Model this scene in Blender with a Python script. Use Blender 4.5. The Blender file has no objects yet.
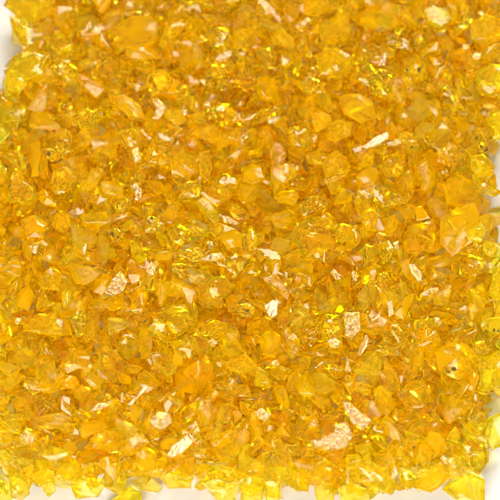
import bpy, bmesh, math, random
import numpy as np
from mathutils import Vector, Matrix, Euler, noise

# ------------------------------------------------------------------ camera, world, lamps, exposure
scene = bpy.context.scene
C = scene.collection
TILT = math.radians(13)                 # camera leans a little towards the front of the heap
AIM = Vector((0, 0, 0.006))
DIST = 0.42
cam_d = bpy.data.cameras.new('camera'); cam = bpy.data.objects.new('camera', cam_d); C.objects.link(cam)
VIEW = Vector((0, -math.sin(TILT), math.cos(TILT)))
cam.location = AIM + VIEW * DIST
cam.rotation_euler = (TILT, 0, 0)
cam_d.sensor_width = 36; HALF = 0.05
cam_d.lens = 36 * DIST / (2 * HALF)
cam_d.clip_start = 0.01; cam_d.clip_end = 20
cam_d.dof.use_dof = True; cam_d.dof.focus_distance = DIST - 0.004; cam_d.dof.aperture_fstop = 9.0
scene.camera = cam

world = bpy.data.worlds.new('World'); scene.world = world; world.use_nodes = True
bg = world.node_tree.nodes['Background']
bg.inputs[0].default_value = (1.0, 0.98, 0.95, 1); bg.inputs[1].default_value = 0.16

def softbox(name, loc, target, size, radiance, col):
    d = bpy.data.lights.new(name, 'AREA'); d.shape = 'RECTANGLE'; d.size = size[0]; d.size_y = size[1]
    d.energy = radiance * math.pi * size[0] * size[1]; d.color = col
    o = bpy.data.objects.new(name, d); C.objects.link(o); o.location = loc
    o.rotation_euler = (Vector(target) - Vector(loc)).to_track_quat('-Z', 'Y').to_euler()
    return o
KEY = Vector((0.20, 0.62, 0.95))
softbox('key_softbox', KEY, (0, 0, 0), (0.42, 0.42), 10.0, (1.0, 0.96, 0.92))
FILL = Vector((-0.12, -0.52, 0.42))
softbox('fill_softbox', FILL, (0, 0, 0), (0.5, 0.3), 6.8, (1.0, 0.98, 0.95))

vs = scene.view_settings
scene.display_settings.display_device = 'sRGB'
vs.view_transform = 'Standard'; vs.look = 'None'; vs.exposure = 0.80; vs.gamma = 1.0
cy = scene.cycles
cy.max_bounces = 64; cy.transmission_bounces = 64; cy.glossy_bounces = 48; cy.diffuse_bounces = 16
cy.transparent_max_bounces = 8; cy.volume_bounces = 0
cy.caustics_reflective = True; cy.caustics_refractive = True; cy.blur_glossy = 0.0
cy.sample_clamp_indirect = 12.0
cy.use_denoising = True; cy.use_adaptive_sampling = True; cy.adaptive_threshold = 0.16; cy.adaptive_min_samples = 16
try: cy.denoiser = 'OPENIMAGEDENOISE'
except Exception: pass

# ------------------------------------------------------------------ materials
def new_mat(name):
    m = bpy.data.materials.new(name); m.use_nodes = True
    m.node_tree.nodes.clear()
    return m, m.node_tree.nodes, m.node_tree.links

def glass(name, milk=0.22, rough=(0.02, 0.12), bump=0.1, fine=0.0, absorb=800, tint=(1, .996, .86), milkcol=(1.0, 0.64, 0.0), rings=1.0,
          vol=(1.0, 0.9925, 0.0), ior=1.385, ridges=None):
    m, N, L = new_mat(name)
    out = N.new('ShaderNodeOutputMaterial'); tc = N.new('ShaderNodeTexCoord'); geo = N.new('ShaderNodeNewGeometry')
    # per-chip random number decides how clear, how smooth and how rippled a chip is
    rnd = N.new('ShaderNodeMath'); rnd.operation = 'FRACT'
    oi = N.new('ShaderNodeObjectInfo')
    add = N.new('ShaderNodeMath'); add.operation = 'ADD'
    L.new(geo.outputs['Random Per Island'], add.inputs[0]); L.new(oi.outputs['Random'], add.inputs[1]); L.new(add.outputs[0], rnd.inputs[0])
    def chan(mul, lo, hi, power=1.0):
        a = N.new('ShaderNodeMath'); a.operation = 'MULTIPLY'; a.inputs[1].default_value = mul
        L.new(rnd.outputs[0], a.inputs[0])
        f = N.new('ShaderNodeMath'); f.operation = 'FRACT'; L.new(a.outputs[0], f.inputs[0])
        p = N.new('ShaderNodeMath'); p.operation = 'POWER'; p.inputs[1].default_value = power; L.new(f.outputs[0], p.inputs[0])
        r = N.new('ShaderNodeMapRange'); r.inputs['To Min'].default_value = lo; r.inputs['To Max'].default_value = hi
        L.new(p.outputs[0], r.inputs['Value'])
        return r.outputs[0]
    P = N.new('ShaderNodeBsdfPrincipled')
    P.inputs['Base Color'].default_value = (*tint, 1)
    P.inputs['Transmission Weight'].default_value = 1.0; P.inputs['IOR'].default_value = ior
    L.new(chan(7.31, rough[0], rough[1], 1.5), P.inputs['Roughness'])
    # ripples of the broken glass: distorted rings plus uneven noise
    n1 = N.new('ShaderNodeTexNoise'); n1.inputs['Scale'].default_value = 330; n1.inputs['Detail'].default_value = 0.0 if bump < 0.11 else 1.0
    L.new(tc.outputs['Object'], n1.inputs['Vector'])
    wv = N.new('ShaderNodeTexWave'); wv.wave_type = 'RINGS'; wv.rings_direction = 'SPHERICAL'
    wv.inputs['Scale'].default_value = 260; wv.inputs['Distortion'].default_value = 12; wv.inputs['Detail'].default_value = 1.0
    wv.inputs['Detail Scale'].default_value = 1.2
    mp = N.new('ShaderNodeMapping'); mp.inputs['Location'].default_value = (0.0021, 0.0013, -0.001)
    L.new(tc.outputs['Object'], mp.inputs['Vector']); L.new(mp.outputs[0], wv.inputs['Vector'])
    b1 = N.new('ShaderNodeBump'); b1.inputs['Distance'].default_value = 0.0006; L.new(n1.outputs['Fac'], b1.inputs['Height'])
    L.new(chan(3.77, bump * 0.25, bump * 1.3, 1.3), b1.inputs['Strength'])
    b2 = N.new('ShaderNodeBump'); b2.inputs['Distance'].default_value = 0.00022; L.new(wv.outputs['Fac'], b2.inputs['Height'])
    last = b1
    if rings > 0.15:
        L.new(chan(5.13, 0, rings, 2.5), b2.inputs['Strength']); L.new(b1.outputs[0], b2.inputs['Normal']); last = b2
    if fine:
        n3 = N.new('ShaderNodeTexVoronoi'); n3.inputs['Scale'].default_value = 900; n3.inputs['Detail'].default_value = 1.5; n3.inputs['Roughness'].default_value = 0.7
        L.new(tc.outputs['Object'], n3.inputs['Vector'])
        b3 = N.new('ShaderNodeBump'); b3.inputs['Distance'].default_value = 0.0004; b3.inputs['Strength'].default_value = fine
        L.new(n3.outputs['Distance'], b3.inputs['Height']); L.new(last.outputs[0], b3.inputs['Normal']); last = b3
    if ridges:
        w3 = N.new('ShaderNodeTexWave'); w3.inputs['Scale'].default_value = 240; w3.inputs['Distortion'].default_value = 9; w3.inputs['Detail'].default_value = 1; w3.inputs['Detail Scale'].default_value = 0.8
        L.new(tc.outputs['Object'], w3.inputs['Vector'])
        b4 = N.new('ShaderNodeBump'); b4.inputs['Distance'].default_value = 0.0003; b4.inputs['Strength'].default_value = ridges
        L.new(w3.outputs['Fac'], b4.inputs['Height']); L.new(last.outputs[0], b4.inputs['Normal']); last = b4
    L.new(last.outputs[0], P.inputs['Normal'])
    tr = N.new('ShaderNodeBsdfTranslucent'); df = N.new('ShaderNodeBsdfDiffuse')
    tr.inputs[0].default_value = (*milkcol, 1); df.inputs[0].default_value = (*milkcol, 1)
    L.new(last.outputs[0], tr.inputs['Normal']); L.new(last.outputs[0], df.inputs['Normal'])
    mm = N.new('ShaderNodeMixShader'); mm.inputs[0].default_value = 0.6
    L.new(tr.outputs[0], mm.inputs[1]); L.new(df.outputs[0], mm.inputs[2])
    mx = N.new('ShaderNodeMixShader'); L.new(chan(11.9, milk * 0.5, milk * 1.5, 1.2), mx.inputs[0])
    L.new(P.outputs[0], mx.inputs[1]); L.new(mm.outputs[0], mx.inputs[2]); L.new(mx.outputs[0], out.inputs['Surface'])
    va = N.new('ShaderNodeVolumeAbsorption'); va.inputs['Color'].default_value = (*vol, 1); va.inputs['Density'].default_value = absorb
    L.new(va.outputs[0], out.inputs['Volume'])
    return m

M = {
    'amber': glass('amber_glass', milk=0.23, bump=0.16, rings=0.1),
    'clear': glass('clear_amber_glass', milk=0.08, rough=(0.0, 0.05), bump=0.06, rings=0.1),
    'glow':  glass('rippled_amber_glass', milk=0.10, rough=(0.0, 0.06), bump=0.55, rings=0.5),
    'milky': glass('cloudy_amber_glass', milk=0.3, rough=(0.08, 0.2), bump=0.06, rings=0.0),
    'lemon': glass('lemon_glass', milk=0.2, rough=(0.02, 0.10), bump=0.06, rings=0.1, absorb=780, milkcol=(1.0, 0.80, 0.01), vol=(1.0, 0.986, 0.0)),
    'deep':  glass('deep_orange_glass', milk=0.15, bump=0.08, rings=0.1, absorb=950, milkcol=(1.0, 0.58, 0.0), vol=(1.0, 0.985, 0.0)),
    'frost': glass('crackled_amber_glass', milk=0.13, rough=(0.10, 0.18), bump=0.12, rings=0.1, ior=1.55, fine=0.26, milkcol=(1.0, 0.66, 0.14)),
    'ridge': glass('ridged_amber_glass', milk=0.2, rough=(0.10, 0.16), bump=0.1, rings=0.1, ior=1.55, ridges=0.15, milkcol=(1.0, 0.66, 0.14)),
}
def dark_mat():
    m, N, L = new_mat('dark_grit')
    out = N.new('ShaderNodeOutputMaterial'); P = N.new('ShaderNodeBsdfPrincipled')
    n = N.new('ShaderNodeTexNoise'); n.inputs['Scale'].default_value = 2500
    r = N.new('ShaderNodeValToRGB'); r.color_ramp.elements[0].color = (0.03, 0.022, 0.002, 1); r.color_ramp.elements[1].color = (0.16, 0.11, 0.01, 1)
    L.new(n.outputs['Fac'], r.inputs[0]); L.new(r.outputs[0], P.inputs['Base Color']); P.inputs['Roughness'].default_value = 0.7
    L.new(P.outputs[0], out.inputs[0]); return m
M['dark'] = dark_mat()
def table_mat():
    m, N, L = new_mat('off_white_board')
    out = N.new('ShaderNodeOutputMaterial'); P = N.new('ShaderNodeBsdfPrincipled')
    tc = N.new('ShaderNodeTexCoord')
    n = N.new('ShaderNodeTexNoise'); n.inputs['Scale'].default_value = 60; n.inputs['Detail'].default_value = 6
    L.new(tc.outputs['Object'], n.inputs['Vector'])
    r = N.new('ShaderNodeValToRGB'); r.color_ramp.elements[0].color = (0.64, 0.63, 0.615, 1); r.color_ramp.elements[1].color = (0.69, 0.68, 0.665, 1)
    L.new(n.outputs['Fac'], r.inputs[0]); L.new(r.outputs[0], P.inputs['Base Color']); P.inputs['Roughness'].default_value = 0.6
    n2 = N.new('ShaderNodeTexNoise'); n2.inputs['Scale'].default_value = 2200; L.new(tc.outputs['Object'], n2.inputs['Vector'])
    b = N.new('ShaderNodeBump'); b.inputs['Distance'].default_value = 0.00005; b.inputs['Strength'].default_value = 0.5
    L.new(n2.outputs['Fac'], b.inputs['Height']); L.new(b.outputs[0], P.inputs['Normal'])
    L.new(P.outputs[0], out.inputs[0]); return m

# ------------------------------------------------------------------ the surface under the heap
bm = bmesh.new()
bmesh.ops.create_cube(bm, size=1.0, matrix=Matrix.Translation((0, 0, -0.006)) @ Matrix.Diagonal((1.6, 1.6, 0.012, 1)))
me = bpy.data.meshes.new('tabletop'); bm.to_mesh(me); bm.free(); me.materials.append(table_mat())
table = bpy.data.objects.new('tabletop', me); C.objects.link(table)
table['kind'] = 'structure'; table['label'] = 'plain off-white tabletop under the heap of yellow glass'; table['category'] = 'tabletop'

# ------------------------------------------------------------------ photo pixel <-> the place
def px2world(px, py, z):
    """point at height z on the line of sight of photo pixel (px, py)"""
    u = (px - 250) / 250 * HALF / DIST; v = (250 - py) / 250 * HALF / DIST
    right = Vector((1, 0, 0)); up = Vector((0, math.cos(TILT), math.sin(TILT)))
    d = right * u + up * v - VIEW
    t = (z - cam.location.z) / d.z
    return cam.location + d * t
def world2px(p):
    q = Vector(p) - cam.location
    up = Vector((0, math.cos(TILT), math.sin(TILT)))
    w = -q.dot(VIEW)
    return 250 + q.x / w * DIST / HALF * 250, 250 - q.dot(up) / w * DIST / HALF * 250

# ------------------------------------------------------------------ shard shapes
def halved(bm, limit):
    """triangles with their long edges split in the middle, in a fixed order"""
    bm.verts.index_update()
    V = [v.co.copy() for v in bm.verts]; T = [tuple(v.index for v in f.verts) for f in bm.faces]; mid = {}
    def m(a, b):
        k = (min(a, b), max(a, b))
        if (V[a] - V[b]).length <= limit: return None
        if k not in mid: mid[k] = len(V); V.append((V[k[0]] + V[k[1]]) / 2)
        return mid[k]
    out = []
    for a, b, c in T:
        x, y, z = m(a, b), m(b, c), m(c, a)
        ring = [q for q in (a, x, b, y, c, z) if q is not None]
        if len(ring) == 6: out += [(a, x, z), (x, b, y), (z, y, c), (x, y, z)]
        elif len(ring) == 3: out.append((a, b, c))
        else:
            s0 = next(i for i, q in enumerate(ring) if q in (x, y, z) and q is not None)
            r = ring[s0:] + ring[:s0]
            out += [(r[0], r[i], r[i + 1]) for i in range(1, len(r) - 1)]
    bm.free(); o = bmesh.new(); vv = [o.verts.new(p) for p in V]
    for t in out: o.faces.new([vv[i] for i in t])
    o.normal_update(); o.verts.index_update()
    return o
def rebuilt(bm, tris=False):
    """same surface with vertices, edges and faces in a fixed order"""
    bm.verts.index_update()
    vs_ = [v.co.copy() for v in bm.verts]; order = sorted(range(len(vs_)), key=lambda i: tuple(round(c, 7) for c in vs_[i])); new = {o: k for k, o in enumerate(order)}
    fs = []
    for f in bm.faces:
        t = [new[v.index] for v in f.verts]; k = t.index(min(t)); t = t[k:] + t[:k]
        fs += [(t[0], t[i], t[i + 1]) for i in range(1, len(t) - 1)] if tris else [tuple(t)]
    bm.free(); out = bmesh.new(); vv = [out.verts.new(vs_[o]) for o in order]
    count = {}
    for f in fs: count[frozenset(f)] = count.get(frozenset(f), 0) + 1
    for f in sorted(fs):
        if count[frozenset(f)] == 1 and len(set(f)) > 2: out.faces.new([vv[i] for i in f])
    out.normal_update(); out.verts.index_update()
    return out
def sharpen(bm, ang):
    bm.normal_update()
    for f in bm.faces: f.smooth = True
    for e in bm.edges:
        if len(e.link_faces) == 2 and e.calc_face_angle(0) > ang: e.smooth = False
def roughen(bm, amp, seed, scale):
    r = random.Random(seed * 13 + 7)
    waves = [([r.gauss(0, 1) * scale * (1.7, 1.7, 3.4, 3.4)[k % 4] for q in range(3)], r.uniform(0, 6.3), [r.gauss(0, 0.5) for q in range(3)], (0.55, 0.55, 0.3, 0.3)[k % 4]) for k in range(8)]
    for v in bm.verts:
        p = v.co.copy(); u = p.normalized(); d = Vector((0, 0, 0))
        for w, ph, side, a in waves:
            d += (u * 0.6 + Vector(side) * 0.5) * (a * math.sin(w[0] * p.x + w[1] * p.y + w[2] * p.z + ph))
        v.co = p + d * amp * 0.6
def shard_bm(seed):
    """an irregular splinter of broken glass about one unit long"""
    r = random.Random(seed); bm = bmesh.new()
    n = r.randint(8, 13); ax = (1.0, r.uniform(0.45, 0.85), r.uniform(0.28, 0.58)); skew = r.uniform(-0.35, 0.35); tap = r.uniform(-0.5, 0.5); pts = []
    for i in range(n):
        p = Vector((r.gauss(0, 1), r.gauss(0, 1), r.gauss(0, 1))).normalized() * r.uniform(0.82, 1.12)
        p = Vector((p.x * ax[0], p.y * ax[1], p.z * ax[2])) * 0.5
        p.y *= 1 + tap * p.x; p.x += skew * p.z; pts.append(p)
    # convex hull by trial of every three points (always gives the same order)
    used = {}
    for a in range(n):
        for b in range(a + 1, n):
            for c in range(b + 1, n):
                nn = (pts[b] - pts[a]).cross(pts[c] - pts[a])
                side = [nn.dot(pts[q] - pts[a]) for q in range(n) if q not in (a, b, c)]
                if all(x < 0 for x in side): t = (a, b, c)
                elif all(x > 0 for x in side): t = (a, c, b)
                else: continue
                for q in t:
                    if q not in used: used[q] = bm.verts.new(pts[q])
                bm.faces.new([used[q] for q in t])
    bm.verts.index_update(); bm.normal_update()
    bmesh.ops.dissolve_limit(bm, angle_limit=math.radians(14), verts=bm.verts, edges=bm.edges)
    bm = rebuilt(bm, True)
    bmesh.ops.bevel(bm, geom=[e for e in bm.edges if e.calc_face_angle(0) > 0.4], offset=0.022, segments=1, affect='EDGES', clamp_overlap=True)
    bmesh.ops.remove_doubles(bm, verts=bm.verts, dist=0.003)
    bm = rebuilt(bm, True)
    bm = halved(bm, 0.3)
    roughen(bm, 0.06, seed, 2.6)
    bm = rebuilt(bm)
    if bm.calc_volume(signed=True) < 0: bmesh.ops.reverse_faces(bm, faces=bm.faces)
    sharpen(bm, 0.42)
    return bm
NB = 46
base_mesh, base_v, base_f, base_pts, base_sharp = [], [], [], [], []
for i in range(NB):
    bm = shard_bm(100 + i)
    me = bpy.data.meshes.new('shard'); bm.to_mesh(me); bm.free()
    base_mesh.append(me)
    v = np.array([x.co for x in me.vertices]); f = np.array([tuple(p.vertices) for p in me.polygons])
    base_v.append(v); base_f.append(f); base_pts.append(np.vstack([v, v[f].mean(axis=1)]))
    base_sharp.append([(tuple(e.vertices)) for e in me.edges if e.use_edge_sharp])

# ------------------------------------------------------------------ heap: chips are dropped one by one onto a height field
CELL = 0.0005; X0 = -0.066; NX = 264
H = np.zeros((NX, NX)); ID = -np.ones((NX, NX), int)
# outline of the heap on the table, in photo pixels
EDGE = [(14, -40), (18, 20), (26, 52), (14, 72), (12, 96), (2, 112), (-22, 135), (-35, 220), (-30, 330), (-22, 430), (6, 488), (60, 484), (130, 486),
        (200, 480), (250, 490), (300, 484), (370, 490), (432, 478), (476, 466), (488, 440), (487, 406), (512, 392), (508, 345), (488, 336), (508, 322), (512, 262), (486, 240), (487, 215), (486, 165), (492, 140), (520, 110), (540, -40)]
poly = np.array([tuple(px2world(x, y, 0.001))[:2] for x, y in EDGE])
gx = X0 + (np.arange(NX) + 0.5) * CELL
GX, GY = np.meshgrid(gx, gx, indexing='ij')
inside = np.zeros((NX, NX), bool); dist = np.full((NX, NX), 9.0)
for i in range(len(poly)):
    a = poly[i]; b = poly[(i + 1) % len(poly)]
    with np.errstate(divide='ignore', invalid='ignore'):
        c = ((a[1] > GY) != (b[1] > GY)) & (GX < (b[0] - a[0]) * (GY - a[1]) / (b[1] - a[1]) + a[0])
    inside ^= c
    ab = b - a; t = np.clip(((GX - a[0]) * ab[0] + (GY - a[1]) * ab[1]) / (ab @ ab), 0, 1)
    dist = np.minimum(dist, np.hypot(GX - a[0] - t * ab[0], GY - a[1] - t * ab[1]))
HMAX = 0.0058
goal = np.where(inside, np.minimum(HMAX, dist * 2.0 + 0.0008), 0)
def cells(P):
    ij = np.floor((P[:, :2] - X0) / CELL).astype(int)
    ok = ((ij >= 0) & (ij < NX)).all(axis=1)
    return ij, ok
def rest_z(P):
    ij, ok = cells(P)
    if not ok.any(): return None
    g = H[ij[ok, 0], ij[ok, 1]] - P[ok, 2]
    # shards wedge into each other's gaps: a few high points do not hold a chip up
    return max(float(np.percentile(g, 93)), float(-P[:, 2].min()))
def settle(P, ident):
    """P already at its final height: raise the height field under it"""
    ij, ok = cells(P); ij = ij[ok]; z = P[ok, 2]
    o = np.argsort(z)
    for (a, b), zz in zip(ij[o], z[o]):
        if zz > H[a, b]: H[a, b] = zz; ID[a, b] = ident
chips = []      # dict(base, R, s, loc)
nr = np.random.RandomState(5)
def rot_np(e): return np.array(Euler(e).to_matrix())
def drop(limit, slack=1.1):
    deficit = np.clip(goal - H, 0, None)
    for k in range(limit):
        if k % 12 == 0:
            Hs = (H + np.roll(H, 2, 0) + np.roll(H, -2, 0) + np.roll(H, 2, 1) + np.roll(H, -2, 1)) / 5
            deficit = np.where(goal - Hs > 0.001 * slack, goal - Hs, 0)
            if (deficit > 0).mean() < 0.004: break
            flat = (deficit / deficit.sum()).ravel()
            picks = nr.choice(flat.size, 12, p=flat)
        pk = picks[k % 12]; cx = gx[pk // NX]; cyy = gx[pk % NX]
        best = None
        b = nr.randint(NB); size = float(np.clip(nr.lognormal(math.log(0.0065), 0.18), 0.0042, 0.0085))
        sc = np.array([size, size * nr.uniform(0.8, 1.15), size * nr.uniform(0.75, 1.2)])
        for c in range(9):
            e = (nr.normal(0, 0.5), nr.normal(0, 0.5), nr.uniform(0, 6.283))
            if c == 6: e = (nr.uniform(0, 6.28), nr.uniform(0, 6.28), nr.uniform(0, 6.28))
            R = rot_np(e); q = (base_pts[b] * sc) @ R.T
            x = cx + nr.normal(0, 0.0012); y = cyy + nr.normal(0, 0.0012)
            P = q + np.array([x, y, 0]); z = rest_z(P)
            if z is None: continue
            top = z + q[:, 2].max() * 0.6
            if best is None or top < best[0]: best = (top, e, (x, y, z), q)
        if best is None: continue
        _, e, loc, q = best
        settle(q + np.array(loc), len(chips))
        chips.append(dict(base=b, e=e, s=sc, loc=loc))
drop(5200)
N_HEAP = len(chips)

# ------------------------------------------------------------------ chips one can single out in the photograph
# outline in photo pixels, glass kind, half thickness (mm), facing, short name, label (None: made from the short name)
# facing 'g' = its top face catches the key lamp, 'f' = lies as it fell
LM = []
def lm(poly, mat, th, face, short, label=None, specks=()): LM.append((poly, mat, th, face, short, label, specks))
lm([(12,-6),(55,-4),(52,12),(32,21),(16,17),(4,8)],'amber',2.2,'f','the topmost left corner chip','angular amber chip jutting over bare table at the top left corner')
lm([(10,18),(26,17),(30,34),(27,50),(20,45),(13,33)],'amber',1.8,'f','the narrow chip on the upper left rim','narrow upright amber chip forming the upper left rim of the heap')
lm([(25,28),(31,28),(31,38),(33,45),(28,46),(26,38)],'frost',0.8,'g','the pale strip near the upper left rim','thin pale glinting strip just inside the upper left rim')
lm([(13,55),(28,48),(46,58),(43,74),(24,84),(8,76)],'lemon',2.0,'f','the lemon chip on the upper left rim','broad lemon yellow chip overhanging the white notch on the left rim')
lm([(5,88),(8,70),(18,72),(26,84),(20,93)],'lemon',1.5,'f','the spur beside the left notch','small lemon spur pointing at the white notch on the left rim')
lm([(81,36),(84,28),(91,20),(94,26),(87,31),(84,37)],'frost',0.7,'g','the bent pale sliver at upper left','bent pale sliver glinting between cloudy chips at upper left')
lm([(58,66),(68,62),(78,68),(76,80),(64,82),(57,75)],'glow',1.8,'f','the crinkled chip left of centre top','crinkled glittering amber chip under the bent pale sliver')
lm([(32,52),(44,56),(40,62)],'frost',0.6,'g','the pale streak over the lemon rim chip')
lm([(124,53),(148,40),(165,58),(150,60),(128,58)],'milky',1.8,'f','the bright wedge near the top','cloudy bright wedge shaped chip lying below a big smooth chip near the top')
lm([(159,46),(167,22),(178,22),(186,26),(164,50)],'amber',1.5,'f','the slanting bar near the top','slanting bar of amber glass right of the bright wedge')
lm([(107,24),(128,15),(152,15),(163,28),(157,46),(126,50),(111,42)],'milky',2.6,'f','the big cloudy chip near the top','big cloudy amber chip above the bright wedge')
lm([(148,76),(158,70),(168,71),(173,82),(168,92),(152,94),(146,85)],'clear',2.4,'f','the many sided chip under the slanting bar','rounded many sided clear chip beneath the slanting bar')
lm([(133,84),(139,83),(142,90),(136,92)],'frost',0.8,'g','the small pale fleck left of the many sided chip')
lm([(207,33),(217,27),(228,28),(232,38),(226,47),(212,48)],'glow',2.2,'f','the sparkling round chip near the top','sparkling rounded chip full of bright ripples near the top')
lm([(232,32),(242,27),(254,31),(257,42),(246,51),(234,49)],'milky',2.0,'f','the smooth dull block near the top','smooth dull amber block right of the sparkling round chip',specks=((240,50,2.3),))
lm([(214,61),(223,51),(233,51),(231,57),(220,63)],'frost',1.0,'g','the pale streak under the sparkling round chip','pale glinting streak just under the sparkling round chip')
lm([(204,73),(212,64),(232,61),(234,69),(222,77),(207,82)],'clear',1.6,'f','the curved clear shard near the top','curved clear shard below a pale streak near the top',specks=((209,78,2.2),))
lm([(245,55),(255,57),(260,67),(252,69)],'glow',1.2,'f','the little bright triangle near the top','little bright yellow triangle beside a deep orange hollow')
lm([(231,86),(233,68),(241,56),(252,72),(259,86),(245,90)],'deep',1.8,'f','the deep orange triangle near the top','deep orange triangular chip left of a dark speck',specks=((256,92,2.4),))
lm([(269,9),(272,7),(277,15),(274,17)],'frost',0.7,'g','the pale tick near the top edge','tiny pale tick near the top edge right of the middle')
lm([(255,52),(270,46),(277,55),(275,68),(262,70)],'glow',1.6,'f','the rippled chip right of the little bright triangle')
lm([(300,-5),(322,-6),(332,8),(318,18),(303,14)],'milky',1.8,'f','the cloudy chip cut by the top edge')
lm([(299,25),(308,17),(311,20),(304,28)],'frost',0.8,'g','the pale dash right of top middle')
lm([(318,26),(340,14),(352,28),(346,44),(322,42)],'amber',2.2,'f','the large plain chip at upper right of centre','large plain amber chip pointing up between darker neighbours, right of top centre')
lm([(315,56),(332,49),(348,58),(350,72),(336,79),(320,74)],'amber',2.0,'f','the plump chip with pale nicks','plump amber chip with pale nicks left of the glitter patch')
lm([(331,66),(336,64),(341,71),(336,72)],'frost',0.7,'g','the pale nick on the plump chip')
lm([(349,62),(358,54),(364,44),(367,52),(376,51),(362,63),(353,66)],'glow',1.2,'f','the glitter patch at upper right','jagged bright yellow glittering chip left of a tall pale streak at upper right')
lm([(377,67),(381,57),(385,52),(388,55),(384,67)],'frost',0.9,'g','the tall pale streak at upper right','tall narrow pale streak right of the jagged glittering chip')
lm([(368,84),(372,73),(382,68),(391,74),(393,86),(387,96),(376,97)],'clear',2.2,'f','the rounded chip under the tall pale streak','rounded clear amber chip under the tall pale streak')
lm([(300,82),(312,78),(326,84),(322,93),(304,94)],'glow',1.5,'f','the spangled chip right of centre top')
lm([(365,-3),(371,1),(371,6),(365,4)],'frost',0.8,'g','the white fleck on the top edge')
lm([(423,12),(433,7),(447,11),(452,20),(440,30),(427,23)],'lemon',2.0,'g','the bright yellow nugget at upper right','bright yellow five sided nugget near the upper right corner')
lm([(402,60),(416,56),(427,64),(427,78),(414,84),(403,80)],'amber',1.8,'f','the chip with black grit at upper right','amber chip holding two black grit specks at upper right',specks=((419,70,3.4),(407,70,2.2)))
lm([(475,72),(490,65),(508,67),(508,88),(490,93),(477,84)],'lemon',2.0,'f','the broad yellow chip on the upper right side','broad smooth yellow chip against the right edge in the upper part')
lm([(463,50),(462,45),(468,46),(469,50)],'frost',0.7,'g','the first of two pale dots at upper right','small pale dot, left one of a pair at upper right')
lm([(472,57),(475,53),(481,54),(480,59),(474,60)],'frost',0.8,'g','the larger of two pale dots at upper right','larger pale dot, lower right one of a pair at upper right')
lm([(430,82),(436,70),(446,61),(444,70),(437,86),(448,85),(436,90)],'glow',1.0,'f','the twig shaped shard at upper right','twig shaped bright shard right of the black grit specks')
lm([(468,22),(485,12),(503,18),(503,44),(484,50),(470,42)],'milky',2.4,'f','the big cloudy chip in the upper right corner','big cloudy yellow chip filling the upper right corner region')
lm([(12,131),(14,121),(18,119),(16,131)],'glow',0.7,'f','the yellow flame on the left','small upright yellow flame of glass near the left edge')
lm([(30,141),(40,138),(43,155),(40,180),(31,181),(29,160)],'milky',1.8,'f','the square cloudy pillar on the left','tall square cloudy pillar of glass near the left edge')
lm([(49,186),(54,172),(66,166),(76,178),(68,192),(55,194)],'amber',1.6,'f','the pointed chip right of the cloudy pillar')
lm([(42,150),(50,148),(60,152),(57,160),(44,160)],'amber',1.2,'f','the greenish flecked chip on the left','amber chip with a dull green fleck beside the cloudy pillar',specks=((49,154,2.4),))
lm([(58,132),(66,129),(71,140),(69,153),(62,156),(58,146)],'glow',1.6,'f','the glowing oval on the left','glowing oval chip with bright upright ripples left of centre')
lm([(8,188),(20,181),(36,188),(36,200),(22,206),(8,202)],'glow',2.0,'f','the crinkled nugget on the left edge','crinkled yellow nugget near the left edge below the pillar')
lm([(72,118),(86,107),(98,112),(96,126),(80,130)],'clear',1.8,'f','the glassy chip with sharp rims at upper left')
lm([(112,96),(124,93),(142,106),(149,122),(130,119),(118,108)],'milky',1.8,'f','the smooth sail shaped chip','smooth sail shaped amber chip left of the pale chevron')
lm([(152,99),(158,99),(167,109),(159,121),(152,121),(156,110)],'frost',1.1,'g','the pale chevron','pale chevron shaped chip pointing right in the upper left part')
lm([(181,110),(186,110),(188,114),(184,117)],'frost',0.8,'g','the pale fleck right of the chevron')
lm([(140,129),(143,130),(152,139),(150,141),(143,135)],'frost',0.7,'g','the pale needle under the chevron','pale slanting needle below the pale chevron')
lm([(118,134),(132,128),(142,134),(140,146),(124,148)],'glow',1.6,'f','the ruffled chip left of the pale needle','ruffled glittering chip left of the pale slanting needle')
lm([(132,150),(138,147),(141,161),(134,165)],'frost',1.1,'g','the pale yellow stub','short upright pale yellow stub left of a dark smooth hollow')
lm([(143,150),(152,146),(161,156),(158,166),(144,164)],'deep',1.6,'f','the dark smooth chip by the pale stub','deep orange smooth chip just right of the pale yellow stub')
lm([(170,158),(181,150),(196,157),(198,172),(188,181),(172,178)],'milky',2.0,'f','the smooth olive yellow slab','smooth olive yellow slab left of centre in the upper half')
lm([(130,186),(136,183),(142,190),(141,201),(135,202),(135,192)],'frost',0.9,'g','the pale hook','pale hook shaped glint under the pale yellow stub')
lm([(177,186),(190,181),(201,185),(198,198),(182,198)],'glow',1.6,'f','the spangled chip under the olive slab')
lm([(214,110),(220,105),(229,104),(236,114),(229,126),(216,126)],'clear',2.4,'f','the gem cut chip above centre','gem like many sided clear chip above the centre')
lm([(267,122),(272,118),(279,117),(276,123),(269,125)],'frost',0.8,'g','the pale streaks above centre','pair of pale streaks on one small chip above the centre')
lm([(284,132),(294,127),(306,130),(313,141),(306,150),(290,147)],'clear',2.0,'f','the bright rimmed chip right of centre top','clear chip with bright yellow rims right of the pale streaks')
lm([(244,155),(255,156),(251,160),(245,160)],'deep',0.9,'f','the tiny brown wedge','tiny brownish wedge deep between chips above the centre')
lm([(215,182),(224,173),(238,177),(239,188),(229,196),(216,193)],'clear',2.4,'f','the second gem cut chip','round clear chip with many facets, lower of the two gem like ones above centre')
lm([(240,168),(252,162),(263,168),(268,181),(250,186),(239,182)],'milky',1.9,'f','the fan shaped chip above centre','cloudy fan shaped chip right of the lower gem like chip')
lm([(284,164),(288,164),(289,175),(284,175)],'frost',0.8,'g','the upright pale mark right of the fan')
lm([(200,153),(210,151),(212,168),(209,183),(201,177)],'amber',1.8,'f','the plain upright chip left of the second gem')
lm([(272,196),(280,190),(296,190),(300,198),(294,206),(276,204)],'milky',1.8,'f','the smooth dome by the clam shell')
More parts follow.
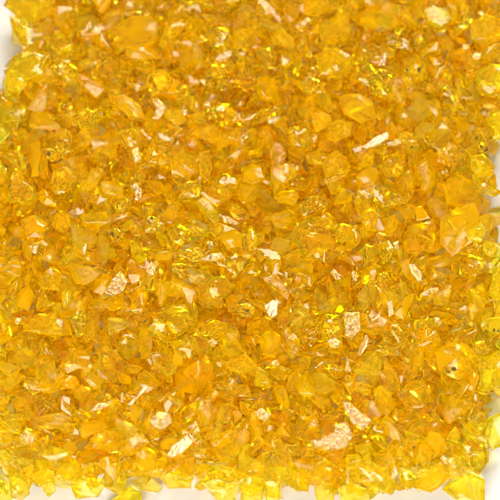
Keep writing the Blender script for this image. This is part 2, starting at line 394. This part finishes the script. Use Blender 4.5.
lm([(361,149),(373,139),(388,132),(389,138),(377,147),(365,151)],'ridge',1.3,'g','the streaky peach chip','streaky peach coloured chip slanting upward at upper right of centre')
lm([(386,144),(397,139),(401,143),(398,146),(388,147)],'frost',1.0,'g','the pale chip by the streaky peach one','small pale chip right of the streaky peach chip')
lm([(320,166),(326,155),(338,149),(348,156),(353,170),(346,178),(323,179)],'milky',2.3,'f','the smooth thumb shaped chip','smooth thumb shaped chip with glowing middle right of centre, above bright needles')
lm([(319,183),(345,174),(346,176),(321,186)],'glow',0.7,'f','the bright needle under the thumb','long bright needle under the smooth thumb shaped chip')
lm([(326,128),(340,118),(353,122),(351,136),(338,143),(327,140)],'amber',1.9,'f','the olive chip above the thumb')
lm([(380,168),(386,156),(398,151),(406,160),(402,176),(386,178)],'clear',2.0,'f','the glassy dome right of the thumb')
lm([(357,192),(364,191),(373,197),(366,199)],'frost',0.9,'g','the flat pale flake right of centre','flat pale flake right of centre above the pyramid chip')
lm([(336,96),(358,94),(376,104),(378,120),(360,126),(342,114)],'milky',2.4,'f','the large cloudy chip at right of centre top','large rounded cloudy chip above the streaky peach chip')
lm([(470,156),(484,154),(495,167),(493,176),(478,178),(470,168)],'amber',2.2,'f','the oval chip on the right rim','oval orange chip overhanging the white gap on the right rim')
lm([(478,180),(490,183),(501,191),(493,197),(478,193)],'amber',1.5,'f','the beak on the right rim','beak shaped tip poking over the white gap on the right rim')
lm([(471,132),(479,127),(486,138),(491,151),(480,152),(473,143)],'glow',1.6,'f','the green flecked chip on the right','bright chip sprinkled with green black flecks near the right rim',specks=((477,138,2.6),(481,146,2.2),(486,150,2.6)))
lm([(486,118),(506,108),(508,138),(494,142)],'lemon',2.2,'f','the yellow wall chip on the right','large lemon yellow chip on the right edge above the green flecked chip')
lm([(447,152),(459,146),(470,154),(467,169),(452,171)],'clear',2.0,'f','the swirled chip on the right','clear swirled chip left of the oval rim chip')
lm([(439,186),(456,170),(474,179),(480,200),(460,210),(444,206)],'milky',2.6,'f','the large smooth chip on the right','large smooth orange chip left of the beak shaped tip')
lm([(405,140),(417,139),(420,150),(408,153)],'amber',1.3,'f','the chip with one black dot','small amber chip with a single black dot right of the pale chip',specks=((412,147,2.6),))
lm([(29,246),(34,243),(41,241),(38,249),(36,257),(32,253)],'frost',1.0,'g','the pale patch on the left','pale pinkish patch near the left edge about halfway down')
lm([(81,251),(83,244),(87,244),(87,250),(84,256)],'frost',1.0,'g','the pale seed','pale seed shaped glint left of centre about halfway down')
lm([(41,277),(50,267),(60,271),(64,281),(60,291),(47,289)],'amber',2.0,'f','the five sided chip under the pale patch','five sided amber chip below the pale pinkish patch')
lm([(51,217),(61,209),(72,215),(72,227),(63,234),(53,229)],'milky',2.0,'f','the cloudy knob on the left')
lm([(20,222),(34,215),(48,224),(44,238),(26,238)],'deep',1.8,'f','the orange hump above the pale patch')
lm([(104,294),(112,280),(120,271),(128,281),(123,293),(112,298)],'frost',1.5,'g','the large pale wedge left of centre','large pale wedge shaped glint left of centre, just above the middle left')
lm([(146,272),(151,261),(156,267),(154,276),(148,278)],'frost',1.0,'g','the faint pale lozenge')
lm([(168,232),(178,224),(190,230),(190,241),(180,246),(170,241)],'clear',2.0,'f','the cut chip left of centre','clear cut chip above a bright scalloped rim, left of centre')
lm([(152,226),(158,222),(164,223),(158,228)],'frost',0.8,'g','the pale dash left of centre')
lm([(158,218),(146,216),(148,226),(144,233),(160,232)],'glow',1.4,'f','the flecked chip left of centre','bright chip dotted with dark green flecks left of centre',specks=((160,210,2.0),(152,218,2.2),(148,222,1.8)))
lm([(108,232),(116,228),(124,234),(122,241),(112,240)],'glow',1.4,'f','the chip with mossy specks','bright chip with mossy dark specks between pale wedge and cloudy knob',specks=((112,234,2.8),(118,237,2.2)))
lm([(176,252),(190,249),(203,254),(200,262),(184,258),(177,262)],'glow',1.4,'f','the scalloped bright rim','bright scalloped rim of glass left of the centre streak')
lm([(172,269),(175,267),(184,276),(182,278)],'glow',0.7,'f','the yellow needle left of centre')
lm([(200,261),(212,254),(221,253),(224,258),(210,262)],'frost',1.0,'g','the long pale streak left of centre','long pale horizontal streak just left of the centre')
lm([(223,232),(233,229),(244,233),(243,248),(229,253),(222,242)],'milky',1.9,'f','the dull block at the centre','smooth dull olive block almost at the centre')
lm([(242,233),(251,227),(258,237),(256,249),(248,253),(243,246)],'glow',1.9,'f','the glowing chip at the centre','glowing rippled chip at the centre, right of the dull block')
lm([(225,258),(238,252),(246,258),(244,270),(236,276),(227,270)],'clear',1.6,'f','the scalloped chip under the centre')
lm([(248,274),(252,258),(256,260),(257,274)],'deep',1.2,'f','the dark slit under the centre','narrow dark orange slit shaped chip just under the centre')
lm([(206,284),(214,277),(225,276),(232,286),(228,297),(213,299)],'clear',2.3,'f','the gem cut chip under centre','round gem cut chip at lower left of the centre')
lm([(291,240),(296,228),(312,219),(330,219),(343,235),(345,254),(326,262),(303,258)],'glow',2.8,'f','the clam shell chip','largest glowing chip, fanned like a clam shell, right of centre')
lm([(297,208),(306,198),(318,195),(330,201),(327,212),(311,217),(301,215)],'clear',2.0,'f','the ribbed oval above the clam shell','ribbed oval clear chip just above the clam shell shaped one')
lm([(271,276),(275,263),(278,262),(278,273),(284,276)],'frost',0.8,'g','the pale corner left of the clam shell')
lm([(220,216),(228,217),(240,224),(236,226),(224,222)],'frost',0.8,'g','the pinkish rim above the dull centre block')
lm([(333,224),(343,222),(354,225),(354,242),(342,244),(334,240)],'milky',1.9,'f','the square olive chip','square olive yellow chip right of the clam shell shaped one')
lm([(359,219),(366,210),(374,205),(378,215),(377,233),(366,231)],'milky',2.2,'f','the pyramid chip','pyramid shaped cloudy chip right of the square olive chip')
lm([(352,227),(357,224),(361,229),(360,243),(356,246)],'deep',1.1,'f','the brown gap filler by the pyramid','dark orange curved chip between the square olive chip and the pyramid')
lm([(360,250),(366,244),(374,246),(378,255),(373,261),(361,259)],'clear',1.8,'f','the pinkish dome under the pyramid','rounded chip with pinkish top under the pyramid shaped chip')
lm([(378,232),(389,235),(383,240),(377,239)],'deep',0.9,'f','the small orange triangle by the pyramid')
lm([(371,284),(379,274),(386,270),(392,280),(391,290),(382,294)],'glow',1.7,'f','the crumpled chip right of centre','crumpled brightly sparkling chip lower right of the pinkish dome')
lm([(330,272),(334,269),(342,277),(340,281),(335,279)],'frost',0.9,'g','the dull pink sliver')
lm([(351,273),(354,271),(357,281),(353,283)],'frost',0.8,'g','the pale tooth')
lm([(378,244),(386,241),(394,252),(390,264),(380,257)],'lemon',1.5,'f','the yellow slip right of the pinkish dome')
lm([(393,243),(398,241),(399,249),(395,251)],'frost',0.8,'g','the pale peg')
lm([(408,265),(414,264),(421,273),(422,283),(417,283),(411,274)],'frost',1.2,'g','the speckled pale shard on the right','speckled pale shard leaning left in the right half below halfway')
lm([(427,290),(432,288),(437,291),(433,294)],'frost',0.8,'g','the pale drop on the right')
lm([(439,218),(456,208),(470,206),(478,224),(474,244),(452,258),(438,244)],'milky',3.0,'f','the great smooth chip on the right','great smooth orange hearted chip below the beak on the right side')
lm([(459,264),(470,254),(483,260),(484,272),(470,279),(460,274)],'glow',2.1,'f','the crinkled knob on the right','crinkled pale knob near the right edge below the great smooth chip')
lm([(492,272),(500,262),(512,262),(512,312),(496,314),(490,290)],'lemon',2.2,'f','the lemon slab on the right edge','smooth lemon slab cut off by the right edge just below halfway')
lm([(484,240),(500,244),(512,246),(508,258),(490,258),(482,250)],'lemon',1.6,'f','the lemon chip above the right slab')
lm([(464,226),(480,222),(487,230),(482,242),(468,240)],'lemon',1.6,'f','the yellow chip by the right white gap','yellow chip bordering the white gap on the right rim from below')
lm([(414,206),(422,205),(431,220),(416,222)],'milky',1.3,'f','the bright triangle on the right','bright cloudy triangle above a pale bean at right of centre')
lm([(424,222),(431,221),(430,225),(425,225)],'frost',0.8,'g','the pale bean')
lm([(440,206),(444,205),(445,209),(441,209)],'frost',0.7,'g','the pale bead')
lm([(21,332),(36,314),(56,311),(70,322),(74,336),(50,337)],'amber',2.2,'f','the big fan on the left','big fan shaped amber chip on the left below halfway')
lm([(33,357),(42,350),(54,354),(58,372),(57,388),(39,392),(35,374)],'milky',2.4,'f','the tall cloudy brick','tall cloudy brick shaped chip at lower left')
lm([(14,322),(17,318),(22,319),(18,325)],'frost',0.8,'g','the pale smudge on the left')
lm([(71,322),(80,310),(88,316),(84,334),(77,337)],'clear',1.6,'f','the glassy point right of the big fan')
lm([(86,380),(90,379),(96,386),(93,388)],'frost',0.8,'g','the white dash right of the cloudy brick','small white dash right of the tall cloudy brick')
lm([(127,406),(146,384),(149,387),(131,407)],'ridge',0.9,'g','the pale rod','long straight pale rod slanting upward at lower left')
lm([(159,368),(168,361),(177,366),(176,374),(166,377)],'lemon',1.7,'f','the yellow hexagon','small yellow six sided chip above right of the pale rod')
lm([(149,328),(156,321),(165,325),(164,333),(154,333)],'glow',1.5,'g','the brilliant chip lower left of centre','brilliant white and yellow glittering chip lower left of centre',specks=((145,321,2.0),))
lm([(120,343),(126,338),(127,344),(122,346)],'frost',0.8,'g','the milky fleck above the rod')
lm([(150,356),(156,354),(162,356),(156,358)],'frost',0.7,'g','the short pale dash above the hexagon')
lm([(120,396),(123,392),(125,402),(121,404)],'frost',0.7,'g','the pale notch beside the rod')
lm([(257,338),(270,326),(281,334),(284,350),(276,360),(261,356)],'milky',2.4,'f','the large cloudy trapezoid','large cloudy four sided chip below right of centre')
lm([(264,307),(273,300),(278,302),(277,316),(270,320),(266,313)],'ridge',1.3,'g','the striped pale block','pale striped block lower right of centre, above the large cloudy four sided chip')
lm([(208,342),(213,339),(218,343),(213,347)],'frost',1.0,'g','the white star','small white star shaped glint lower left of centre')
lm([(199,326),(215,318),(228,323),(230,334),(214,339),(200,336)],'milky',2.2,'f','the smooth slab above the white star')
lm([(224,366),(232,357),(245,354),(255,361),(259,371),(240,374)],'amber',2.0,'f','the arched chip','arched orange chip between the white star and the bright long wedge')
lm([(288,338),(293,334),(297,338),(292,342)],'frost',1.0,'g','the yellow pip')
lm([(271,363),(276,360),(280,365),(275,368)],'frost',0.9,'g','the pale pip under the cloudy trapezoid')
lm([(238,306),(249,303),(256,310),(250,318),(240,316)],'glow',1.5,'f','the green hearted chip','glinting chip with a dark green heart below the centre',specks=((247,311,3.0),))
lm([(319,326),(325,314),(339,315),(343,330),(341,346),(331,349),(323,338)],'clear',2.4,'f','the clear cup chip','clear cup shaped chip left of the crackled pale block')
lm([(327,341),(334,338),(341,342),(338,349),(331,348)],'frost',0.9,'g','the pale base of the clear cup','pale flake at the foot of the clear cup shaped chip')
lm([(344,313),(359,312),(360,331),(351,341),(344,338)],'frost',1.8,'g','the crackled pale block','crackled pale block with a mosaic surface lower right of centre')
lm([(368,316),(373,318),(381,312),(379,318),(372,324)],'frost',1.0,'g','the pale dart')
lm([(357,356),(361,344),(366,334),(369,338),(366,348),(359,358)],'ridge',1.0,'g','the feathered blade','feathered yellow blade slanting below the crackled pale block')
lm([(345,370),(347,354),(351,372),(347,374)],'frost',0.9,'g','the pale spike','narrow pale spike under the crackled pale block')
lm([(343,382),(352,379),(361,386),(350,395)],'amber',1.4,'f','the arrow tip','amber arrow tip chip under the narrow pale spike')
lm([(386,302),(392,300),(394,316),(388,320)],'milky',1.2,'g','the pinkish pillar','faint pinkish upright pillar right of the pale dart')
lm([(432,352),(448,341),(466,343),(477,354),(476,372),(458,382),(437,374)],'milky',3.0,'f','the dark hearted boulder','big rounded cloudy chip with a dark green heart at lower right',specks=((454,369,4.2),(448,372,2.4)))
lm([(433,318),(439,318),(442,324),(438,328)],'frost',0.9,'g','the white tooth on the right','small white tooth shaped glint above the deep orange chip at right')
lm([(414,332),(425,326),(436,331),(432,345),(417,346)],'deep',2.0,'f','the deep orange chip on the right','deep orange chip upper left of the big dark hearted chip')
lm([(471,343),(484,341),(489,350),(483,356),(475,352)],'glow',1.4,'f','the glittering triangle on the right','glittering triangular chip between the dark hearted chip and the right edge')
lm([(478,358),(500,350),(508,352),(506,388),(482,392)],'lemon',2.2,'f','the lemon block on the right edge','lemon block cut by the right edge below the dark streaked one')
lm([(486,318),(512,314),(512,334),(492,334),(484,327)],'lemon',1.6,'f','the dark streaked lemon chip','lemon chip with a dark streak cut by the right edge',specks=((494,330,2.4),(498,331,2.0)))
lm([(33,474),(44,466),(54,472),(56,492),(49,498),(43,491)],'lemon',1.9,'f','the finger on the bottom rim','finger shaped yellow chip pointing down onto bare table at bottom left')
lm([(20,470),(35,466),(33,482),(29,490)],'amber',1.4,'f','the fang on the bottom rim','small fang of amber glass left of the finger shaped chip')
lm([(10,478),(21,476),(26,490),(21,496),(12,488)],'lemon',1.4,'f','the lemon chip left of the fang')
lm([(70,484),(80,478),(102,479),(104,487),(98,498),(76,499)],'lemon',1.9,'f','the flat oval on the bottom edge','flat oval lemon chip lying alone on bare table at bottom left')
lm([(107,503),(130,486),(141,493),(143,506),(110,508)],'lemon',1.7,'f','the bright chip on the bottom edge','bright lemon chip with a white glint cut by the bottom edge')
lm([(-6,480),(6,480),(15,494),(10,507),(-6,507)],'lemon',1.8,'f','the lemon chip in the bottom left corner','pale lemon chip in the bottom left corner')
lm([(89,439),(97,431),(106,433),(108,443),(99,448)],'milky',1.6,'f','the cloudy bead at lower left','rounded cloudy yellow bead at lower left')
lm([(55,478),(60,462),(78,462),(82,474),(72,482)],'amber',1.8,'f','the orange block on the bottom rim','orange block on the bottom rim right of the finger shaped chip')
lm([(19,438),(26,430),(36,436),(34,443),(24,445)],'frost',1.3,'g','the peach facets at lower left','faceted peach chip at lower left, near the left edge')
lm([(166,457),(172,447),(184,437),(192,433),(193,442),(184,453),(171,460)],'ridge',1.5,'g','the ribbed pale shell','ribbed pale shell shaped chip near the bottom left of the middle')
lm([(149,421),(158,412),(170,414),(172,423),(162,431),(152,429)],'frost',1.6,'g','the frosty disc','frosty pale disc upper left of the ribbed pale shell')
lm([(89,413),(98,404),(112,401),(110,405),(98,412)],'frost',1.0,'g','the pale blade at lower left','pale flat blade left of the long pale rod')
lm([(134,452),(147,445),(158,453),(157,470),(143,476),(135,466)],'milky',2.0,'f','the smooth yellow chip left of the shell','smooth yellow chip lower left of the ribbed pale shell')
lm([(133,481),(150,481),(163,487),(158,492),(140,489)],'lemon',1.2,'f','the flat sliver on the bottom rim')
lm([(159,474),(178,470),(193,478),(191,489),(168,489)],'lemon',1.8,'f','the yellow scalloped chip on the bottom rim','yellow scalloped chip on the bottom rim below the ribbed pale shell')
lm([(188,427),(196,421),(201,433),(194,435)],'frost',1.0,'g','the pale triangle right of the shell','pale triangle just upper right of the ribbed pale shell')
lm([(212,444),(217,420),(222,404),(225,410),(221,430),(217,444)],'lemon',1.4,'f','the bright long wedge','bright long yellow wedge standing upright near the bottom')
lm([(255,413),(261,408),(271,415),(266,422),(259,420)],'frost',1.1,'g','the pale tile','small pale tile right of the bright long wedge')
lm([(266,431),(269,425),(273,427),(271,431)],'frost',0.7,'g','the pale crumb under the tile')
lm([(240,473),(250,467),(265,466),(268,470),(260,475),(242,477)],'deep',1.2,'f','the orange lens','orange lens shaped chip above the bottom rim in the middle')
lm([(200,482),(216,479),(238,484),(236,501),(222,507),(212,496)],'lemon',1.9,'f','the lemon triangle on the bottom edge','lemon triangle pointing down at the bottom edge left of middle')
lm([(240,480),(252,476),(263,479),(264,508),(240,508)],'lemon',1.8,'f','the lemon square on the bottom edge','lemon square at the bottom edge under the orange lens')
lm([(265,482),(281,480),(280,508),(265,508)],'lemon',0.9,'f','the pale pane on the bottom edge','pale see-through pane shaped chip beside the lemon square at the bottom')
lm([(207,472),(218,464),(232,468),(240,482),(224,484),(212,482)],'clear',1.9,'f','the faceted mound above the lemon triangle')
lm([(230,440),(236,427),(241,421),(240,433),(233,444)],'glow',1.0,'f','the yellow splinter right of the long wedge')
lm([(292,472),(303,465),(312,474),(308,492),(295,492)],'lemon',1.8,'f','the lemon chip right of bottom middle','small upright lemon chip on the bottom rim right of middle')
lm([(341,401),(350,404),(362,414),(372,422),(363,432),(352,425)],'frost',1.6,'g','the frosty pale blade','frosty pale blade pointing to upper left, above right of the biggest speckled chip')
lm([(309,443),(322,440),(333,434),(336,425),(346,422),(353,436),(346,449),(330,454),(313,449)],'frost',2.2,'g','the biggest speckled pale chip','biggest speckled pale chip, near the bottom right')
lm([(320,456),(335,455),(346,451),(340,461),(328,463)],'deep',1.3,'f','the orange shade chip under the speckled one','deep orange chip, its colour the shade under the biggest speckled pale chip')  # deep glass colour stands in for the shadow below the speckled chip
lm([(352,462),(368,458),(386,468),(398,486),(392,496),(374,490),(356,480)],'lemon',2.1,'f','the long lemon chip on the bottom rim','long lemon chip sloping down to the right on the bottom rim')
lm([(314,487),(322,481),(334,483),(334,504),(318,504)],'lemon',1.6,'f','the lemon cube on the bottom edge','lemon cube cut by the bottom edge below the biggest speckled chip')
lm([(338,488),(350,482),(368,489),(371,507),(340,507)],'lemon',1.7,'f','the round lemon chip on the bottom edge')
lm([(311,478),(316,464),(325,458),(336,465),(330,480),(320,482)],'amber',1.8,'f','the yellow arch above the lemon cube')
lm([(309,424),(314,423),(318,426),(313,427)],'frost',0.7,'g','the pink dash above the speckled chip')
lm([(411,486),(420,475),(438,468),(448,474),(446,482),(430,493)],'amber',1.8,'f','the pointed chip on the bottom right rim','pointed amber chip over bare table on the bottom rim at right')
lm([(442,489),(458,474),(470,474),(484,481),(484,506),(458,500)],'lemon',1.6,'f','the clear lemon chip at bottom right','very clear lemon chip lying at the bottom right corner')
lm([(457,440),(468,434),(484,445),(488,462),(478,476),(463,468)],'clear',2.2,'f','the glassy hull at bottom right','glassy rounded chip with bright rims above the clear lemon chip')
lm([(455,456),(458,455),(469,476),(477,500),(472,500),(463,480)],'glow',0.8,'f','the yellow spine at bottom right','thin bright spine crossing the clear lemon chip at bottom right')
lm([(484,433),(488,418),(502,411),(508,416),(508,444),(492,450)],'lemon',2.0,'f','the lone lemon chip on the right edge','lone lemon chip on bare table at the right edge near the bottom')
lm([(409,446),(416,438),(427,439),(436,452),(430,466),(413,466)],'milky',2.1,'f','the cloudy dome at lower right','cloudy dome with a greenish hollow at lower right',specks=((414,447,2.4),))
lm([(440,458),(443,455),(448,463),(452,457),(455,464),(446,467)],'frost',1.0,'g','the pink teeth','pair of pale pinkish teeth left of the glassy rounded chip at bottom right')

half = (KEY.normalized() + VIEW).normalized()
def poly_chip(pts2, th, face, seed, flat):
    """solid shard with a given outline: pts2 = world xy relative to the centre, th = half thickness"""
    r = random.Random(seed); bm = bmesh.new()
    n = len(pts2); rr = max(math.hypot(*p) for p in pts2)
    # extra corners so that edges are not ruler straight
    P = []
    for i in range(n):
        a = Vector(pts2[i]); b = Vector(pts2[(i + 1) % n]); P.append(a)
        if (b - a).length > rr * 0.55:
            m = (a + b) / 2; P.append(m + Vector((b.y - a.y, a.x - b.x)).normalized() * (b - a).length * r.uniform(-0.03, 0.06))
    n = len(P)
    tilt = (0, 0) if face == 'g' else (r.gauss(0, 0.16), r.gauss(0, 0.16))
    top_in = 0.96 if face == 'g' else r.uniform(0.55, 0.8)
    off = Vector((0, 0)) if face == 'g' else Vector((r.gauss(0, .12), r.gauss(0, .12))) * rr
    def ring(k, z, o=Vector((0, 0)), jit=0.0, jz=0.0):
        out = []
        for p in P:
            q = p * k * (1 + r.uniform(-jit, jit)) + o
            out.append(bm.verts.new((q.x, q.y, z + q.x * tilt[0] + q.y * tilt[1] + r.uniform(-jz, jz) * th)))
        return out
    bot = ring(0.72, -th, jit=0.12, jz=0.25); mid0 = ring(0.98, -0.25 * th, jit=0.02, jz=0.15)
    mid = ring(1.0, 0.35 * th if face != 'g' else 0.75 * th, jz=0.0 if face == 'g' else 0.22); top = ring(top_in, th, off, 0.05 if face != 'g' else 0, 0.0 if face == 'g' else 0.12)
    for A, B in ((bot, mid0), (mid0, mid), (mid, top)):
        for i in range(n): bm.faces.new((A[i], A[(i + 1) % n], B[(i + 1) % n], B[i]))
    fb = bm.faces.new(list(reversed(bot))); bmesh.ops.poke(bm, faces=[fb])
    ft = bm.faces.new(top)
    if face == 'g': bmesh.ops.poke(bm, faces=[ft])
    if face != 'g':
        res = bmesh.ops.poke(bm, faces=[ft]); v = res['verts'][0]
        v.co.z += th * r.uniform(0.05, 0.75); v.co.x += rr * r.uniform(-.25, .25); v.co.y += rr * r.uniform(-.25, .25)
    bm = rebuilt(bm, True)
    bm = halved(bm, rr * 0.45)
    if flat < 1: 
        bm.transform(Matrix.Scale(1 / rr, 4)); roughen(bm, 0.05 if face != 'g' else 0.012, seed, 1.9); bm.transform(Matrix.Scale(rr, 4))
    bm = rebuilt(bm)
    if bm.calc_volume(signed=True) < 0: bmesh.ops.reverse_faces(bm, faces=bm.faces)
    sharpen(bm, 0.5 if face != 'g' else 0.3)
    return bm
def speck_mesh(r_m, seed, mat):
    r = random.Random(seed); bm = bmesh.new()
    bmesh.ops.create_icosphere(bm, subdivisions=2, radius=1)
    for v in bm.verts: v.co *= 1 + 0.3 * math.sin(3.1 * v.co.x + 2 * v.co.y + seed) + 0.2 * math.sin(5 * v.co.y - 4 * v.co.z + 2 * seed)
    bm.transform(Matrix.Rotation(r.uniform(0, 3), 4, 'Z') @ Matrix.Diagonal((r_m, r_m * r.uniform(.5, .9), r_m * 0.5, 1)))
    for f in bm.faces: f.smooth = True
    me = bpy.data.meshes.new('grit'); bm.to_mesh(me); bm.free(); me.materials.append(mat); return me

def put_label(o, label, group='glass chips in the heap'):
    o['label'] = label; o['category'] = 'glass chip'; o['group'] = group

grit = []
marks = []      # (px, py, short, size_px)
tops = []
for k, (pl, mat, th, face, short, label, specks) in enumerate(LM):
    cx = sum(p[0] for p in pl) / len(pl); cyy = sum(p[1] for p in pl) / len(pl)
    z = 0.004; th_m = th * 0.0005
    for it in range(3):
        w = px2world(cx, cyy, z)
        i = min(max(int((w.x - X0) / CELL), 0), NX - 1); j = min(max(int((w.y - X0) / CELL), 0), NX - 1)
        z = float(H[max(i - 2, 0):i + 3, max(j - 2, 0):j + 3].max()) + th_m
    w = px2world(cx, cyy, z)
    pts2 = []
    for p in pl:
        q = px2world(p[0], p[1], z) - w
        pts2.append(Vector((q.x, q.y)) * (0.9 if mat == 'milky' else 1.0))
    bm = poly_chip(pts2, th_m, face, 500 + k, 0)
    nrm = half if face == 'g' else Vector((0, 0, 1))
    if face == 'g':
        jr = random.Random(k); nrm = (half + Vector((jr.gauss(0, .035), jr.gauss(0, .035), 0))).normalized()
    # turn the shard so that its top looks along nrm; keep its outline as seen from above
    R = Vector((0, 0, 1)).rotation_difference(nrm).to_matrix()
    me = bpy.data.meshes.new('chip'); bm.to_mesh(me); bm.free(); me.materials.append(M[mat])
    v = np.array([x.co for x in me.vertices]) @ np.array(R).T
    f = np.array([tuple(p.vertices) for p in me.polygons])
    fine = np.vstack([v, v[f].mean(axis=1), (v[f[:, 0]] + v[f[:, 1]]) / 2, v[f[:, 2]] * .6 + v[f[:, 0]] * .2 + v[f[:, 1]] * .2])
    P = fine + np.array([w.x, w.y, 0])
    ij, ok = cells(P)
    if ok.any():
        gap = H[ij[ok, 0], ij[ok, 1]] - P[ok, 2]
        zz = float(np.percentile(gap, 92))            # beds a little into its neighbours, as shards do
        zz = max(zz, float(-P[:, 2].min()))
    else: zz = -float(P[:, 2].min())
    w2 = px2world(cx, cyy, zz)
    o = bpy.data.objects.new('glass_chip', me); C.objects.link(o); o.location = w2
    o.rotation_euler = R.to_euler()
    settle(fine + np.array(w2), -10 - k)
    put_label(o, label or ('chip: ' + short))
    marks.append([cx, cyy, short, label, o])
    for s, (sx, sy, sr) in enumerate(specks): grit.append((o, R, w2, sx, sy, sr, 30 * k + s, zz + th_m))
# dark grit sits on the skin of its chip
for o, R, w2, sx, sy, sr, sd, z in grit:
    for it in range(3):
        sp = px2world(sx, sy, z)
        i = int((sp.x - X0) / CELL); j = int((sp.y - X0) / CELL); z = float(H[i, j])
    so = bpy.data.objects.new('dark_speck', speck_mesh(min(sr, 3.4) * 0.0001 * 1.45, sd, M['dark'])); C.objects.link(so)
    so.parent = o; so.matrix_parent_inverse = Matrix.Identity(4)
    so.location = R.inverted() @ (px2world(sx, sy, z + 0.00012) - w2)

# ------------------------------------------------------------------ which heap chips show largest in the frame
seen = {}
for (i, j), ident in np.ndenumerate(ID):
    if ident < 0: continue
    x, y = world2px((gx[i], gx[j], H[i, j]))
    if 2 < x < 498 and 2 < y < 498:
        s = seen.setdefault(int(ident), [0, 0.0, 0.0]); s[0] += 1; s[1] += x; s[2] += y
order = sorted(seen, key=lambda c: -seen[c][0])
n_single = max(0, 300 - len(LM))
single = order[:n_single]
single_set = set(single)

kinds = ['amber', 'amber', 'amber', 'clear', 'glow', 'milky', 'deep']
def heap_kind(c):
    r = random.Random(c * 7 + 3)
    # shards at the thin edge of the heap are a lighter glass
    loc = chips[c]['loc']; i = int((loc[0] - X0) / CELL); j = int((loc[1] - X0) / CELL)
    d = dist[min(max(i, 0), NX - 1), min(max(j, 0), NX - 1)]
    if r.random() < math.exp(-d / 0.0034) * (1.0 if loc[1] < -0.034 else 0.75 if loc[0] < -0.03 and loc[1] < 0.03 else 0.3): return 'lemon'
    return r.choices(['amber', 'clear', 'glow', 'milky', 'deep', 'lemon'], [38, 20, 16, 16, 5, 5])[0]

mesh_of = {}
def mesh_with(b, kind):
    key = (b, kind)
    if key not in mesh_of:
        m = base_mesh[b].copy(); m.materials.append(M[kind]); mesh_of[key] = m
    return mesh_of[key]

# copies of the shard with a place, a turn and a size of their own
proto = bpy.data.objects.new('glass_chip', base_mesh[0])
def tone_word(kind):
    return {'amber': 'amber', 'clear': 'clear amber', 'glow': 'glinting', 'milky': 'cloudy', 'deep': 'deep orange', 'lemon': 'lemon yellow'}[kind]
DIRS = ['right of', 'above and right of', 'above', 'above and left of', 'left of', 'below and left of', 'below', 'below and right of']
taken = set()
def nearby_label(px, py, size, kind):
    near = sorted(marks, key=lambda m: (m[0] - px) ** 2 + (m[1] - py) ** 2)
    sz = 'small' if size < 38 else ('large' if size > 75 else '')
    for m in near[:12]:
        a = math.degrees(math.atan2(m[1] - py, px - m[0])) % 360
        d = DIRS[int((a + 22.5) // 45) % 8]
        gap = math.hypot(m[0] - px, m[1] - py)
        how = 'just ' if gap < 22 else ''
        key = (m[2], d)
        if key in taken: continue
        taken.add(key)
        for text in (f'{sz} {tone_word(kind)} chip {how}{d} {m[2]}', f'{tone_word(kind)} chip {d} {m[2]}', f'chip {d} {m[2]}'):
            if len(text.split()) <= 16: break
        return ' '.join(text.split())
    return f'{sz} {tone_word(kind)} chip'.strip()
for c in single:
    ch = chips[c]; kind = heap_kind(c); n, sx, sy = seen[c]
    o = proto.copy(); o.data = mesh_with(ch['base'], kind)
    o.location = ch['loc']; o.rotation_euler = ch['e']; o.scale = tuple(ch['s'])
    C.objects.link(o)
    put_label(o, nearby_label(sx / n, sy / n, n, kind))
for m in marks:
    if m[3] is None:
        # short names begin with 'the': the label is the same words without the article
        m[4]['label'] = m[2][4:] if len(m[2][4:].split()) >= 4 else m[2][4:] + ' among amber chips'
bpy.data.objects.remove(proto)

# ------------------------------------------------------------------ the remaining chips of the heap, one object
rest_ids = [c for c in range(N_HEAP) if c not in single_set]
vv, ff, mi, shp = [], [], [], []
slots = ['amber', 'clear', 'glow', 'milky', 'deep', 'lemon']; off = 0
for c in rest_ids:
    ch = chips[c]; b = ch['base']
    v = (base_v[b] * ch['s']) @ rot_np(ch['e']).T + np.array(ch['loc'])
    vv.append(v); ff.append(base_f[b] + off); mi.append(np.full(len(base_f[b]), slots.index(heap_kind(c))))
    shp.extend((a + off, d + off) for a, d in base_sharp[b]); off += len(v)
vv = np.vstack(vv); ff = np.vstack(ff); mi = np.concatenate(mi)
me = bpy.data.meshes.new('heap'); me.from_pydata(vv.tolist(), [], ff.tolist()); me.update()
me.polygons.foreach_set('material_index', mi.astype(np.int32)); me.polygons.foreach_set('use_smooth', np.ones(len(ff), bool))
S = set((min(a), max(a)) for a in shp)
ed = np.empty(len(me.edges) * 2, np.int32); me.edges.foreach_get('vertices', ed); ed = ed.reshape(-1, 2)
fl = np.array([(min(a, b), max(a, b)) in S for a, b in ed.tolist()], bool)
at = me.attributes.get('sharp_edge') or me.attributes.new('sharp_edge', 'BOOLEAN', 'EDGE'); at.data.foreach_set('value', fl)
for s in slots: me.materials.append(M[s])
heap = bpy.data.objects.new('glass_chips', me); C.objects.link(heap)
heap['kind'] = 'stuff'; heap['label'] = 'heap of amber and yellow broken glass chips on the off-white tabletop'; heap['category'] = 'broken glass'
print('heap chips', N_HEAP, 'landmarks', len(LM), 'single', len(single), 'verts', len(vv), 'zmax', H.max(), 'Hmean', H[60:200, 60:200].mean())
